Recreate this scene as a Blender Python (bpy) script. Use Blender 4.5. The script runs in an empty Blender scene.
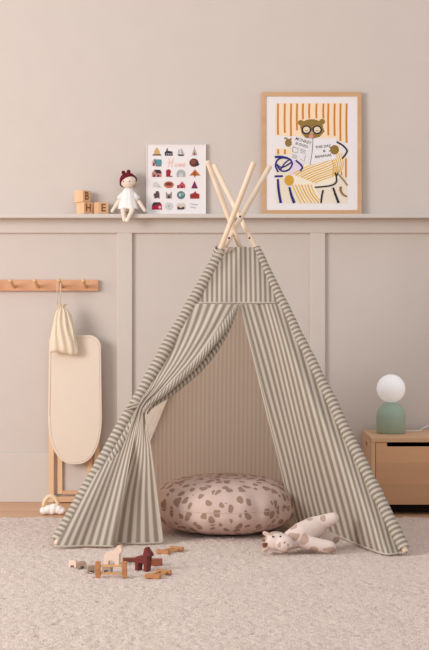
import bpy, bmesh, math, random
import numpy as np
from mathutils import Vector, Matrix, noise
random.seed(7)
PI = math.pi
sc = bpy.context.scene
col = sc.collection

# ------------------------------------------------------------------ camera
F = 1558.0; HC = 0.857; HY = 300.0; CX = 214.5
cam = bpy.data.cameras.new('camera'); camo = bpy.data.objects.new('camera', cam); col.objects.link(camo)
camo.location = (0, 0, HC); camo.rotation_euler = (PI/2, 0, 0)
cam.sensor_fit = 'VERTICAL'; cam.sensor_height = 36.0; cam.sensor_width = 24.0
cam.lens = F/650*36.0; cam.shift_y = -(325-HY)/650.0
cam.clip_start = 0.05; cam.clip_end = 50
sc.camera = camo

# ------------------------------------------------------------------ light
w = bpy.data.worlds.new('room_light'); sc.world = w; w.use_nodes = True
bg = w.node_tree.nodes['Background']; bg.inputs[0].default_value = (0.98, 0.98, 0.995, 1); bg.inputs[1].default_value = 0.76
def area(name, loc, target, sx, sy, power, color):
    l = bpy.data.lights.new(name, 'AREA'); l.shape = 'RECTANGLE'; l.size = sx; l.size_y = sy
    l.energy = power; l.color = color
    o = bpy.data.objects.new(name, l); col.objects.link(o); o.location = loc
    d = Vector(target)-Vector(loc); o.rotation_euler = d.to_track_quat('-Z', 'Y').to_euler()
    return o
area('window_daylight', (-3.8, 2.8, 1.85), (0.1, 5.9, 0.8), 1.9, 1.9, 142, (1.0, 0.965, 0.94))
sc.view_settings.view_transform = 'Standard'; sc.view_settings.look = 'None'
sc.view_settings.gamma = 1.0; sc.view_settings.use_curve_mapping = False
sc.view_settings.exposure = 0.04

# ------------------------------------------------------------------ helpers
def W(px, py, d):
    return Vector(((px-CX)*d/F, d, HC-(py-HY)*d/F))
def lin(c):
    return tuple(((v/255)/12.92 if v/255 <= .04045 else ((v/255+.055)/1.055)**2.4) for v in c)+(1.0,)
def newmat(name):
    m = bpy.data.materials.new(name); m.use_nodes = True
    nt = m.node_tree; b = nt.nodes['Principled BSDF']
    return m, nt, b
def bumpnode(nt, b, src, strength, dist=0.01):
    bp = nt.nodes.new('ShaderNodeBump'); bp.inputs['Strength'].default_value = strength; bp.inputs['Distance'].default_value = dist
    nt.links.new(src, bp.inputs['Height']); nt.links.new(bp.outputs[0], b.inputs['Normal'])
def coords(nt, kind='Object', scale=(1,1,1)):
    tc = nt.nodes.new('ShaderNodeTexCoord'); mp = nt.nodes.new('ShaderNodeMapping')
    mp.inputs['Scale'].default_value = scale
    nt.links.new(tc.outputs[kind], mp.inputs[0]); return mp.outputs[0]
def noisetex(nt, vec, scale, detail=3):
    n = nt.nodes.new('ShaderNodeTexNoise'); n.inputs['Scale'].default_value = scale; n.inputs['Detail'].default_value = detail
    nt.links.new(vec, n.inputs['Vector']); return n
def ramp(nt, src, stops, interp='LINEAR'):
    r = nt.nodes.new('ShaderNodeValToRGB'); r.color_ramp.interpolation = interp
    e = r.color_ramp.elements
    while len(e) < len(stops): e.new(0.5)
    for el, (p, c) in zip(e, stops): el.position = p; el.color = c
    nt.links.new(src, r.inputs[0]); return r.outputs[0]
def plain(name, rgb, rough=0.6, noise_amt=0.06, scale=60, bump=0.0, sheen=0):
    m, nt, b = newmat(name); v = coords(nt); n = noisetex(nt, v, scale)
    c = lin(rgb); c0 = tuple(x*(1-noise_amt) for x in c[:3])+(1,); c1 = tuple(min(1, x*(1+noise_amt)) for x in c[:3])+(1,)
    nt.links.new(ramp(nt, n.outputs[0], [(0.3, c0), (0.7, c1)]), b.inputs['Base Color'])
    b.inputs['Roughness'].default_value = rough
    b.inputs['Specular IOR Level'].default_value = 0.3
    if bump: bumpnode(nt, b, n.outputs[0], bump, 0.004)
    if sheen: b.inputs['Sheen Weight'].default_value = sheen
    return m
def wood(name, c1, c2, axis=2, scale=14, rough=0.5, bands=None):
    m, nt, b = newmat(name)
    s = [scale*3]*3; s[axis] = scale*0.22
    v = coords(nt, 'Object', tuple(s)); n = noisetex(nt, v, 1.0, 4)
    colr = ramp(nt, n.outputs[0], [(0.28, lin(c1)), (0.72, lin(c2))])
    if bands:
        tc = nt.nodes.new('ShaderNodeTexCoord'); sx = nt.nodes.new('ShaderNodeSeparateXYZ'); nt.links.new(tc.outputs['Object'], sx.inputs[0])
        r = ramp(nt, sx.outputs[2], bands, 'CONSTANT')
        mx = nt.nodes.new('ShaderNodeMixRGB'); mx.blend_type = 'MULTIPLY'; mx.inputs[0].default_value = 1
        nt.links.new(colr, mx.inputs[1]); nt.links.new(r, mx.inputs[2]); colr = mx.outputs[0]
    nt.links.new(colr, b.inputs['Base Color']); b.inputs['Roughness'].default_value = rough
    b.inputs['Specular IOR Level'].default_value = 0.3
    bumpnode(nt, b, n.outputs[0], 0.12, 0.002)
    return m
def fabric_stripe(name, base, stripe, period=0.0180, frac=0.5, trans=0.3, soft=0.1):
    m, nt, b = newmat(name)
    tc = nt.nodes.new('ShaderNodeTexCoord'); sx = nt.nodes.new('ShaderNodeSeparateXYZ'); nt.links.new(tc.outputs['UV'], sx.inputs[0])
    mu = nt.nodes.new('ShaderNodeMath'); mu.operation = 'MULTIPLY'; mu.inputs[1].default_value = 1/period; nt.links.new(sx.outputs[0], mu.inputs[0])
    fr = nt.nodes.new('ShaderNodeMath'); fr.operation = 'FRACT'; nt.links.new(mu.outputs[0], fr.inputs[0])
    pp = nt.nodes.new('ShaderNodeMath'); pp.operation = 'PINGPONG'; pp.inputs[1].default_value = 0.5; nt.links.new(fr.outputs[0], pp.inputs[0])
    c = ramp(nt, pp.outputs[0], [(max(0, .5*frac-soft), lin(stripe)), (min(.5, .5*frac+soft), lin(base))])
    wv = coords(nt, 'UV', (900, 900, 1)); n = noisetex(nt, wv, 1.0, 2)
    mx = nt.nodes.new('ShaderNodeMixRGB'); mx.blend_type = 'MULTIPLY'; mx.inputs[0].default_value = 0.25
    nt.links.new(c, mx.inputs[1]); nt.links.new(n.outputs[0], mx.inputs[2])
    nt.links.new(c, b.inputs['Base Color']); b.inputs['Roughness'].default_value = 0.9; b.inputs['Specular IOR Level'].default_value = 0.1
    bumpnode(nt, b, n.outputs[0], 0.15, 0.001)
    tr = nt.nodes.new('ShaderNodeBsdfTranslucent'); nt.links.new(c, tr.inputs[0])
    ms = nt.nodes.new('ShaderNodeMixShader'); ms.inputs[0].default_value = trans
    out = nt.nodes['Material Output']
    nt.links.new(b.outputs[0], ms.inputs[1]); nt.links.new(tr.outputs[0], ms.inputs[2]); nt.links.new(ms.outputs[0], out.inputs[0])
    return m
def spotted(name, base, spot, scale, thr, stretch=(1,1,1), rough=0.9):
    m, nt, b = newmat(name)
    v = coords(nt, 'Object', stretch)
    n = noisetex(nt, v, scale*0.9, 1)
    ad = nt.nodes.new('ShaderNodeMixRGB'); ad.blend_type = 'LINEAR_LIGHT'; ad.inputs[0].default_value = 0.30/scale*1.5
    nt.links.new(v, ad.inputs[1]); nt.links.new(n.outputs['Color'], ad.inputs[2])
    vo = nt.nodes.new('ShaderNodeTexVoronoi'); vo.inputs['Scale'].default_value = scale; vo.inputs['Randomness'].default_value = 0.75
    nt.links.new(ad.outputs[0], vo.inputs['Vector'])
    # spots of differing size: cell colour shifts the threshold
    sx = nt.nodes.new('ShaderNodeSeparateXYZ'); nt.links.new(vo.outputs['Color'], sx.inputs[0])
    ma = nt.nodes.new('ShaderNodeMath'); ma.operation = 'MULTIPLY_ADD'; ma.inputs[1].default_value = 0.14
    nt.links.new(sx.outputs[0], ma.inputs[0]); nt.links.new(vo.outputs['Distance'], ma.inputs[2])
    c = ramp(nt, ma.outputs[0], [(thr-.02, lin(spot)), (thr+.02, lin(base))])
    nt.links.new(c, b.inputs['Base Color']); b.inputs['Roughness'].default_value = rough; b.inputs['Specular IOR Level'].default_value = 0.1
    n2 = noisetex(nt, v, 350, 2); bumpnode(nt, b, n2.outputs[0], 0.2, 0.002)
    return m

def link(o, parent=None):
    col.objects.link(o)
    if parent is not None: o.parent = parent
    return o
def tag(o, label, cat, group=None, kind=None):
    o['label'] = label; o['category'] = cat
    if group: o['group'] = group
    if kind: o['kind'] = kind
    return o
def empty(name, loc, rz=0, rx=0, ry=0):
    o = bpy.data.objects.new(name, None); o.empty_display_size = 0.05
    o.location = loc; o.rotation_euler = (rx, ry, rz); return link(o)
def obj(name, bm, mats, parent=None, smooth=False, loc=None, rot=None):
    me = bpy.data.meshes.new(name)
    bmesh.ops.recalc_face_normals(bm, faces=bm.faces)
    bm.to_mesh(me); bm.free()
    for m in (mats if isinstance(mats, (list, tuple)) else [mats]): me.materials.append(m)
    if smooth:
        for p in me.polygons: p.use_smooth = True
    o = bpy.data.objects.new(name, me)
    if loc is not None: o.location = loc
    if rot is not None: o.rotation_euler = rot
    return link(o, parent)
def bevel(o, wd=0.003, seg=2, angle=40):
    m = o.modifiers.new('bevel', 'BEVEL'); m.width = wd; m.segments = seg; m.limit_method = 'ANGLE'; m.angle_limit = math.radians(angle)
    return o
def box(bm, x0, x1, y0, y1, z0, z1, mi=0):
    vs = [bm.verts.new((x, y, z)) for x in (x0, x1) for y in (y0, y1) for z in (z0, z1)]
    for f in ((0,1,3,2), (4,6,7,5), (0,4,5,1), (2,3,7,6), (0,2,6,4), (1,5,7,3)):
        bm.faces.new([vs[i] for i in f]).material_index = mi
    return vs
def tube(bm, pts, radii, seg=12, caps=True, uvl=None, u0=0.0, mi=0, squash=1.0, twist=0.0, flat=False):
    pts = [Vector(p) for p in pts]
    if not hasattr(radii, '__len__'): radii = [radii]*len(pts)
    rings = []; L = 0; Ls = [0]
    for i in range(1, len(pts)): L += (pts[i]-pts[i-1]).length; Ls.append(L)
    ref = None
    for i, p in enumerate(pts):
        t = (pts[min(i+1, len(pts)-1)]-pts[max(i-1, 0)]).normalized()
        if ref is None: ref = Vector((0, 1, 0)) if abs(t.y) < 0.9 else Vector((1, 0, 0))
        a = (ref-t*ref.dot(t)).normalized(); bb = t.cross(a); ref = a
        ring = []
        for k in range(seg):
            an = 2*PI*k/seg
            ring.append(bm.verts.new(p+(a*math.cos(an)*squash+bb*math.sin(an))*radii[i]))
        rings.append(ring)
    for i in range(len(rings)-1):
        for k in range(seg):
            f = bm.faces.new((rings[i][k], rings[i][(k+1) % seg], rings[i+1][(k+1) % seg], rings[i+1][k])); f.material_index = mi; f.smooth = True
            if uvl is not None:
                for lp, (ii, kk) in zip(f.loops, ((i, k), (i, k+1), (i+1, k+1), (i+1, k))):
                    lp[uvl].uv = (.0090, Ls[ii]) if flat else (u0+Ls[ii]+twist*kk/seg, kk/seg*0.15)
    if caps:
        for r in (rings[0], rings[-1]):
            f = bm.faces.new(r); f.material_index = mi
    return rings
def ball(bm, c, r, sub=3, mi=0):
    r = r if hasattr(r, '__len__') else (r, r, r)
    res = bmesh.ops.create_icosphere(bm, subdivisions=sub, radius=1)
    for v in res['verts']: v.co = Vector((v.co.x*r[0], v.co.y*r[1], v.co.z*r[2]))+Vector(c)
    for v in res['verts']:
        for f in v.link_faces: f.material_index = mi; f.smooth = True
def capsule(bm, a, b, ra, rb, sub=2):
    a = Vector(a); b = Vector(b); n = 6
    for i in range(n+1):
        t = i/n; ball(bm, a.lerp(b, t), ra+(rb-ra)*t, sub)
    tube(bm, [a, b], [ra, rb], 14)
def blobify(o, voxel, it=6):
    m = o.modifiers.new('remesh', 'REMESH'); m.mode = 'VOXEL'; m.voxel_size = voxel; m.use_smooth_shade = True
    s = o.modifiers.new('smooth', 'SMOOTH'); s.iterations = it; s.factor = 0.5
    return o
def lathe(bm, prof, c=(0,0,0), seg=40, mi=0):
    rings = []
    for r, z in prof:
        if r < 1e-6: rings.append([bm.verts.new((c[0], c[1], c[2]+z))])
        else: rings.append([bm.verts.new((c[0]+r*math.cos(2*PI*k/seg), c[1]+r*math.sin(2*PI*k/seg), c[2]+z)) for k in range(seg)])
    for a, b in zip(rings, rings[1:]):
        for k in range(seg):
            q = [a[k % len(a)], a[(k+1) % len(a)], b[(k+1) % len(b)], b[k % len(b)]]
            q2 = []
            for v in q:
                if v not in q2: q2.append(v)
            if len(q2) > 2: f = bm.faces.new(q2); f.smooth = True; f.material_index = mi
def prism(bm, pts, y0, y1, mi=0):
    """outline in x,z extruded along y"""
    a = [bm.verts.new((x, y0, z)) for x, z in pts]; b = [bm.verts.new((x, y1, z)) for x, z in pts]
    f1 = bm.faces.new(a); f2 = bm.faces.new(b[::-1]); f1.material_index = f2.material_index = mi
    n = len(pts)
    for i in range(n):
        f = bm.faces.new((a[i], b[i], b[(i+1) % n], a[(i+1) % n])); f.material_index = mi
    bmesh.ops.triangulate(bm, faces=[f1, f2])
def interp(keys, t):
    """smooth interpolation through keys [(t, (..)), ...]"""
    if t <= keys[0][0]: return np.array(keys[0][1], float)
    if t >= keys[-1][0]: return np.array(keys[-1][1], float)
    for i in range(len(keys)-1):
        if t <= keys[i+1][0]:
            t0, t1 = keys[i][0], keys[i+1][0]; p1 = np.array(keys[i][1], float); p2 = np.array(keys[i+1][1], float)
            m1 = (p2-p1)/(t1-t0) if i == 0 else (p2-np.array(keys[i-1][1]))/(t1-keys[i-1][0])
            m2 = (p2-p1)/(t1-t0) if i+2 >= len(keys) else (np.array(keys[i+2][1])-p1)/(keys[i+2][0]-t0)
            u = (t-t0)/(t1-t0); h = t1-t0
            return (2*u**3-3*u**2+1)*p1+(u**3-2*u**2+u)*h*m1+(-2*u**3+3*u**2)*p2+(u**3-u**2)*h*m2
def textmesh(s, size, shear=0.0, extrude=0.0, bold=0.0):
    cu = bpy.data.curves.new('lettering', 'FONT'); cu.body = s; cu.size = size; cu.shear = shear; cu.extrude = extrude; cu.offset = bold
    cu.align_x = 'CENTER'; cu.align_y = 'CENTER'; cu.resolution_u = 3
    t = bpy.data.objects.new('lettering', cu); col.objects.link(t)
    bpy.context.view_layer.update()
    dg = bpy.context.evaluated_depsgraph_get(); me = bpy.data.meshes.new_from_object(t.evaluated_get(dg))
    bpy.data.objects.remove(t); bpy.data.curves.remove(cu)
    return me

# ------------------------------------------------------------------ materials
M_wall = plain('wall_paint', (211, 200, 192), 0.7, 0.012, 9, 0.02)
M_trim = plain('trim_paint', (213, 203, 195), 0.55, 0.01, 9)
M_pole = wood('pine_pole', (232, 206, 178), (243, 222, 198), 2, 10)
M_beech = wood('beech', (205, 150, 112), (222, 172, 134), 0, 12)
M_pale = wood('pale_pine', (222, 178, 130), (236, 198, 152), 2, 12)
M_oak = wood('oak_cabinet', (212, 166, 126), (228, 186, 148), 0, 6, 0.45)
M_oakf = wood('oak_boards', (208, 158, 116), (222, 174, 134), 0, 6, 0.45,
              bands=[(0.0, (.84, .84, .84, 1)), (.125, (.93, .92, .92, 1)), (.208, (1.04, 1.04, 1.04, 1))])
M_frame = wood('oak_frame', (200, 158, 118), (214, 174, 134), 0, 10)
M_white = plain('white_paper', (238, 232, 232), 0.6, 0.0)
M_dark = plain('painted_shade_inside', (40, 26, 20), 0.8)  # near-black colour stands in for shade behind the slot and under the cabinet
M_cloth = fabric_stripe('striped_canvas', (222, 212, 198), (160, 147, 131))
M_cloth_in = fabric_stripe('striped_canvas_reverse_brightened', (236, 222, 208), (220, 206, 191), trans=0.6, soft=.2)  # paler reverse print, with its colour raised further to brighten the tent inside
M_cream = plain('cream_cotton', (236, 220, 196), 0.9, 0.03, 200, 0.1, 0.2)
M_cord = plain('cotton_cord', (226, 210, 186), 0.9, 0.05, 300, 0.2)

# ------------------------------------------------------------------ structure
ZF = -0.006; YW = 6.66
bm = bmesh.new(); box(bm, -5, 5, -1.0, YW, ZF-.05, ZF)
M_floor = wood('oak_floorboards', (196, 150, 114), (216, 172, 136), 0, 5, 0.4)
o = obj('floor', bm, M_floor); o['kind'] = 'structure'
bm = bmesh.new(); box(bm, -5, 5, YW, YW+.1, ZF-.05, 2.7)
o = obj('wall_back', bm, M_wall); o['kind'] = 'structure'
bm = bmesh.new(); box(bm, -5, 5, YW-.016, YW, ZF, .205)
o = bevel(obj('baseboard_back', bm, M_trim), .003); o['kind'] = 'structure'
bm = bmesh.new(); box(bm, -5, 5, YW-.085, YW, 1.203, 1.221)
o = bevel(obj('trim_1', bm, M_trim), .003); o['kind'] = 'structure'      # picture ledge
bm = bmesh.new(); box(bm, -5, 5, YW-.016, YW, 1.143, 1.203)
o = bevel(obj('trim_2', bm, M_trim), .002); o['kind'] = 'structure'      # top rail
for i, px in enumerate((124.6-193, 124.6, 317.8, 317.8+193)):
    x = (px-CX)*6.64/F
    bm = bmesh.new(); box(bm, x-.032, x+.032, YW-.016, YW, .205, 1.143)
    o = bevel(obj('trim_%d' % (i+3), bm, M_trim), .002); o['kind'] = 'structure'

# ------------------------------------------------------------------ rug
def build_rug():
    x0, x1, y0, y1, r = -1.35, 1.55, 3.35, 6.15, 0.0065
    nx = int((x1-x0)/r); ny = int((y1-y0)/r)
    rs = np.random.RandomState(3)
    X, Y = np.meshgrid(np.linspace(x0, x1, nx), np.linspace(y0, y1, ny))
    def sm(a, k):
        for _ in range(k):
            a = (a+np.roll(a, 1, 0)+np.roll(a, -1, 0)+np.roll(a, 1, 1)+np.roll(a, -1, 1))/5
        return a
    big = sm(rs.randn(ny, nx), 60); big /= big.std()
    mid = sm(rs.randn(ny, nx), 1); mid /= mid.std()
    fine = rs.randn(ny, nx)
    Z = np.clip(big, -2, 2)*0.0008+mid*0.0013+fine*0.0009-0.001
    X = X+rs.randn(ny, nx)*.0012; Y = Y+rs.randn(ny, nx)*.0012
    Z[0, :] = Z[-1, :] = ZF+.0005; Z[:, 0] = Z[:, -1] = ZF+.0005
    co = np.stack([X, Y, Z], -1).reshape(-1, 3)
    idx = np.arange(nx*ny).reshape(ny, nx)
    q = np.stack([idx[:-1, :-1], idx[:-1, 1:], idx[1:, 1:], idx[1:, :-1]], -1).reshape(-1, 4)
    me = bpy.data.meshes.new('rug'); me.vertices.add(len(co)); me.vertices.foreach_set('co', co.ravel().astype(np.float32))
    me.loops.add(q.size); me.loops.foreach_set('vertex_index', q.ravel().astype(np.int32))
    me.polygons.add(len(q)); me.polygons.foreach_set('loop_start', np.arange(0, q.size, 4, dtype=np.int32))
    me.polygons.foreach_set('use_smooth', np.ones(len(q), bool))
    me.update(calc_edges=True)
    m, nt, b = newmat('rug_pile'); v = coords(nt); n = noisetex(nt, v, 170, 5); n2 = noisetex(nt, coords(nt), 7, 2)
    c = ramp(nt, n.outputs[0], [(0.3, lin((200, 177, 164))), (0.62, lin((232, 210, 197)))])
    c2 = ramp(nt, n2.outputs[0], [(0.3, (.97, .96, .955, 1)), (0.7, (1, 1, 1, 1))])
    mx = nt.nodes.new('ShaderNodeMixRGB'); mx.blend_type = 'MULTIPLY'; mx.inputs[0].default_value = 1
    nt.links.new(c, mx.inputs[1]); nt.links.new(c2, mx.inputs[2]); nt.links.new(mx.outputs[0], b.inputs['Base Color'])
    b.inputs['Roughness'].default_value = 1; b.inputs['Specular IOR Level'].default_value = 0.05; b.inputs['Sheen Weight'].default_value = 0.3
    bumpnode(nt, b, n.outputs[0], 0.9, 0.006)
    me.materials.append(m)
    o = bpy.data.objects.new('rug', me); link(o)
    tag(o, 'large cream beige soft pile rug covering the floor under the play tent', 'rug')
build_rug()

# ------------------------------------------------------------------ teepee
PB = {'FL': W(56, 548, 5.384), 'FR': W(406, 555, 5.225), 'BL': W(122, 505, 6.45), 'BR': W(338, 505, 6.40)}
PT = {'FL': W(270, 166, 5.96), 'FR': W(214, 165, 6.06), 'BL': W(254, 162, 5.62), 'BR': W(207.5, 161, 5.72)}
for k in PB: PB[k].z = max(PB[k].z, 0.012); PB[k].z = 0.012
def pole(k, z): return PB[k].lerp(PT[k], (z-PB[k].z)/(PT[k].z-PB[k].z))
def inner(k, z):
    p = pole(k, z)
    if k[0] == 'B':
        d = Vector((.09-p.x, 5.85-p.y-.1, 0)); p = p+d.normalized()*min(.034, d.length*.4)
    return p
ZT = 1.052
ctr = Vector((.09, 5.85, 0))
tent = tag(empty('play_tent', ctr), 'child teepee play tent in beige and grey striped canvas on wooden poles', 'tent')
def tobj(name, bm, mat, smooth=True, **k):
    bmesh.ops.translate(bm, verts=bm.verts, vec=-ctr)
    return obj(name, bm, mat, tent, smooth, **k)
for k in PB:
    bm = bmesh.new(); a = PB[k]; b = PT[k]; d = (b-a).normalized()
    tube(bm, [a, a+d*.003, b-d*.003, b], [.0078, .0097, .0097, .0078], 16)
    tobj('pole', bm, M_pole)
    # sleeve
    bm = bmesh.new(); uvl = bm.loops.layers.uv.new('UV')
    n = 90; pts = []; rad = []
    for i in range(n+1):
        z = 0.024+(ZT-0.004-0.024)*i/n + (0 if i else 0)
        p = pole(k, z); pts.append(p+Vector((noise.noise(Vector((z*9, 1, 3)))*.003, 0, 0)))
        r = (.0205 if k == 'FR' else .0245)+.0024*noise.noise(Vector((z*22, 5, PB[k].x)))-.002*(z/ZT)
        rad.append(r)
    tube(bm, pts, rad, 18, caps=False, uvl=uvl, u0=.004)
    tobj('pole_sleeve', bm, M_cloth)
def sheet(name, P, UV, ns, nv, mat, extra=None, parent=None):
    bm = bmesh.new(); uvl = bm.loops.layers.uv.new('UV')
    g = [[bm.verts.new(P(i/ns, j/nv)) for i in range(ns+1)] for j in range(nv+1)]
    for j in range(nv):
        for i in range(ns):
            f = bm.faces.new((g[j][i], g[j][i+1], g[j+1][i+1], g[j+1][i])); f.smooth = True
            for lp, (a, b) in zip(f.loops, ((i, j), (i+1, j), (i+1, j+1), (i, j+1))):
                lp[uvl].uv = UV(a/ns, b/nv)
    if extra: extra(bm, uvl)
    return tobj(name, bm, mat)
# plain side and back walls between two poles, v=0 at top
def wallsheet(name, ka, kb, mat, bulge):
    def P(s, v):
        z = ZT+(0.02-ZT)*v; a = inner(ka, z); b = inner(kb, z); p = a.lerp(b, s)
        nrm = Vector((b.y-a.y, -(b.x-a.x), 0)).normalized()
        return p+nrm*(bulge*math.sin(PI*s)*(0.3+v)+.004*math.sin(s*31+v*6)*v)
    def UV(s, v):
        z = ZT+(0.02-ZT)*v; return ((s-.5)*(pole(ka, z)-pole(kb, z)).length, z)
    sheet(name, P, UV, 50, 60, mat)
wallsheet('back_panel', 'BL', 'BR', M_cloth_in, 0.0)
wallsheet('side_panel', 'FL', 'BL', M_cloth_in, 0.012)
wallsheet('side_panel', 'BR', 'FR', M_cloth, 0.0)
ZS = 0.857-3.5*5.72/F    # seam height
# top front panel
def P(s, v):
    z = ZT+.003+(ZS-ZT)*v; a = pole('FL', z); b = pole('FR', z); p = a.lerp(b, s)
    return p+Vector((0, -.012-.004*math.sin(s*15+v*3)-.01*math.sin(PI*s), 0))
def UV(s, v):
    z = ZT+(ZS-ZT)*v; a = pole('FL', z); b = pole('FR', z); return (a.x+(b.x-a.x)*s+1, z)
def hem(bm, uvl):
    pts = [P(.06+.88*i/20, 1)+Vector((0, -.003, 0)) for i in range(21)]
    tube(bm, pts, .003, 8, uvl=uvl, flat=True)
sheet('front_panel', P, UV, 30, 30, M_cloth, hem)

# right flap
REK = [(0, (240, 304.5, 5.70)), (.2, (252.5, 352, 5.65)), (.44, (266.5, 410, 5.61)), (.65, (279, 460, 5.64)), (.84, (290, 505, 5.71)), (1, (298, 532, 5.755))]
def hump(s, c, w): return math.exp(-((s-c)/w)**2)
def RP(s, v):
    e = W(*interp(REK, v)); z = ZS+(0.008-ZS)*v; e.z = e.z+0
    b = pole('FR', z)+Vector((0, -.012*(1-v), 0))
    ss = s
    p = e.lerp(b, ss)
    vv = v*v
    p.y += vv*(-.15*hump(s, .78, .16)+.09*hump(s, .3, .2))*(1-s**8)
    p.y += .014*math.sin(s*15+2.2*v)*math.sin(PI*min(1, s*1.05))*(.35+.65*v)+.028*math.sin(PI*s)*hump(v, .35, .25)*math.cos(7*s-2)
    p.z = max(p.z, .006)
    if v > .9: p.z += (.006+.004*math.sin(s*20)-p.z*.5)*(v-.9)*5*0.5
    return p
def RU(s, v):
    e = RP(0, v); b = RP(1, v); d = math.hypot(b.x-e.x, 0)
    return (s*d*1.02+.004+.004*math.sin(s*9+v*6), v)
def RX(bm, uvl):
    tube(bm, [RP(0, i/40) for i in range(41)], .0035, 8, uvl=uvl, flat=True)
    tube(bm, [RP(i/40, 1) for i in range(41)], .0032, 8, uvl=uvl, flat=True)
sheet('door_flap', RP, RU, 90, 90, M_cloth, RX)

# left flap, tied back
LEK = [(0, (238, 304.5, 5.69)), (.15, (221, 333, 5.64)), (.3, (197, 364, 5.585)), (.42, (168, 392, 5.52)), (.5, (147, 410, 5.47)),
       (.56, (146.5, 424, 5.46)), (.66, (151, 449, 5.47)), (.8, (156, 488, 5.48)), (1, (163, 544, 5.462))]
LPK = [(0, (ZS,)), (.5, (.50,)), (1, (.012,))]
LWK = [(0, (.105,)), (.3, (.15,)), (.42, (.18,)), (.5, (.24,)), (.6, (.25,)), (1, (.27,))]
def fold(s):
    # planar fraction and depth for the s-fold in the hanging part: left layer overlaps the right one
    if s < .5: return s/.5*.54, -.034
    if s < .58: u = (s-.5)/.08; return .54-.10*u, -.034+.058*u
    u = (s-.58)/.42; return .44+.56*u, .024*(1-u)
def LP(s, v):
    e = W(*interp(LEK, v)); z = float(interp(LPK, v)[0]); a = pole('FL', z)
    lo = min(1, max(0, (v-.56)/.3)); lo = lo*lo*(3-2*lo)
    fs, fd = fold(s)
    g = s*(1-lo)+fs*lo
    p = a.lerp(e, g)
    gather = hump(v, .5, .1)
    p.y += fd*lo-.010*gather*math.sin(s*26)-.020*gather*math.sin(PI*s)
    p.y += lo*.007*math.sin(s*17+3*v)-.008*(1-lo)*math.sin(PI*s)*math.cos(v*8)-.006*(1-lo)*math.sin(s*11+v*9)*math.sin(PI*s)
    p.y -= .012*(1-s)*(1-v)
    p.z = max(p.z, .006)
    return p
def LU(s, v):
    return ((1-s)*float(interp(LWK, v)[0])+.006, v)
def LX(bm, uvl):
    n = 40; pts = []; rad = []
    for i in range(n+1):
        v = .52*i/n; p = LP(1, v); t = i/n
        pts.append(p+Vector((-.006*t, -.004, .006*t))); rad.append(.004+.010*math.sin(PI*min(1, t*1.02)**.8)+.003*math.sin(t*9))
    tube(bm, pts, rad, 14, uvl=uvl, twist=.108)
    # second loose fold under the roll
    pts = []; rad = []
    for i in range(n+1):
        t = i/n; v = .02+.5*t; p = LP(1, v); pts.append(p+Vector((.006+.010*math.sin(PI*t), .02+.02*t, -.012*math.sin(PI*t)))); rad.append(.003+.009*math.sin(PI*t))
    tube(bm, pts, rad, 10, uvl=uvl, twist=.03)
    # gathered tail hanging along the pole below the tie
    pts = []; rad = []
    for i in range(n+1):
        t = i/n; z = .475-.26*t; p = pole('FL', z)+Vector((.030-.004*t, -.026+.012*t, 0)); pts.append(p); rad.append(.006+.009*math.sin(PI*(t*.85+.1)))
    tube(bm, pts, rad, 10, uvl=uvl, twist=.06)
    tube(bm, [LP(1, .56+.44*i/20) for i in range(21)], .003, 8, uvl=uvl, flat=True)
    tube(bm, [LP(i/60, 1) for i in range(61)], .003, 8, uvl=uvl, flat=True)
sheet('door_flap', LP, LU, 110, 110, M_cloth, LX)
# tie band
tc_ = W(143.5, 408, 5.46)
bm = bmesh.new()
cpt = pole('FL', tc_.z)
for kk in range(2):
    ring = []
    for i in range(29):
        a = 2*PI*i/28
        ring.append(Vector((cpt.x+.012+.040*math.cos(a), cpt.y+.036*math.sin(a)-.008, tc_.z-.006+.010*kk+.012*math.cos(a+.6))))
    tube(bm, ring, .0038, 8, caps=False)
tobj('tie_band', bm, plain('tie_cotton', (176, 166, 148), .9, .1, 300))
# metal joint pins at the crossing
m_, nt_, b_ = newmat('dark_pin'); b_.inputs['Base Color'].default_value = lin((70, 52, 40)); b_.inputs['Metallic'].default_value = .6; b_.inputs['Roughness'].default_value = .4
for px, py, d in ((240, 216.5, 5.83), (249.5, 238, 5.815), (229, 238, 5.785)):
    bm = bmesh.new(); ball(bm, W(px, py, d), .0042, 2); tobj('joint_pin', bm, m_)

# ------------------------------------------------------------------ floor cushion
c0 = Vector(((225-CX)*5.78/F, 5.78, 0.0))
cush = tag(empty('floor_cushion', c0), 'round pink beige floor cushion with brown spots inside the play tent', 'cushion')
bm = bmesh.new(); R, H = .268, .205; seg = 96; nr = 26
def cush_pt(a, t):
    # t 0 bottom centre .. 1 top centre
    th = (t-.5)*PI; c, s_ = math.cos(th), math.sin(th)
    r = R*(abs(c)**.62); z = H*.5*(1 if s_ > 0 else -1)*abs(s_)**.9
    pinch = math.exp(-((t-.5)/.03)**2)
    w_ = .010*noise.noise(Vector((math.cos(a)*5, math.sin(a)*5, t*3)))+.006*noise.noise(Vector((math.cos(a)*14, math.sin(a)*14, t*2)))*math.exp(-((t-.5)/.2)**2)
    r = r+w_-.003*pinch; z = z+H*.5+.004*noise.noise(Vector((r*20*math.cos(a), r*20*math.sin(a), 2)))
    z += .012*math.cos(a+.6)*(1-t*.3)*0
    if z < .004: z = .004+(z-.004)*.2
    return (r*math.cos(a), r*math.sin(a), max(z, .002))
rings = []
for j in range(1, nr):
    rings.append([bm.verts.new(cush_pt(2*PI*k/seg, j/nr)) for k in range(seg)])
for a_, b_2 in zip(rings, rings[1:]):
    for k in range(seg): bm.faces.new((a_[k], a_[(k+1) % seg], b_2[(k+1) % seg], b_2[k]))
bm.faces.new(rings[0][::-1])
tp = bm.verts.new((0, 0, H))
for k in range(seg): bm.faces.new((rings[-1][k], rings[-1][(k+1) % seg], tp))
M_spot = spotted('spotted_cotton', (212, 187, 176), (160, 132, 115), 30, .46, (1, 1, .85))
ob = obj('cover', bm, M_spot, cush, True)
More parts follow.
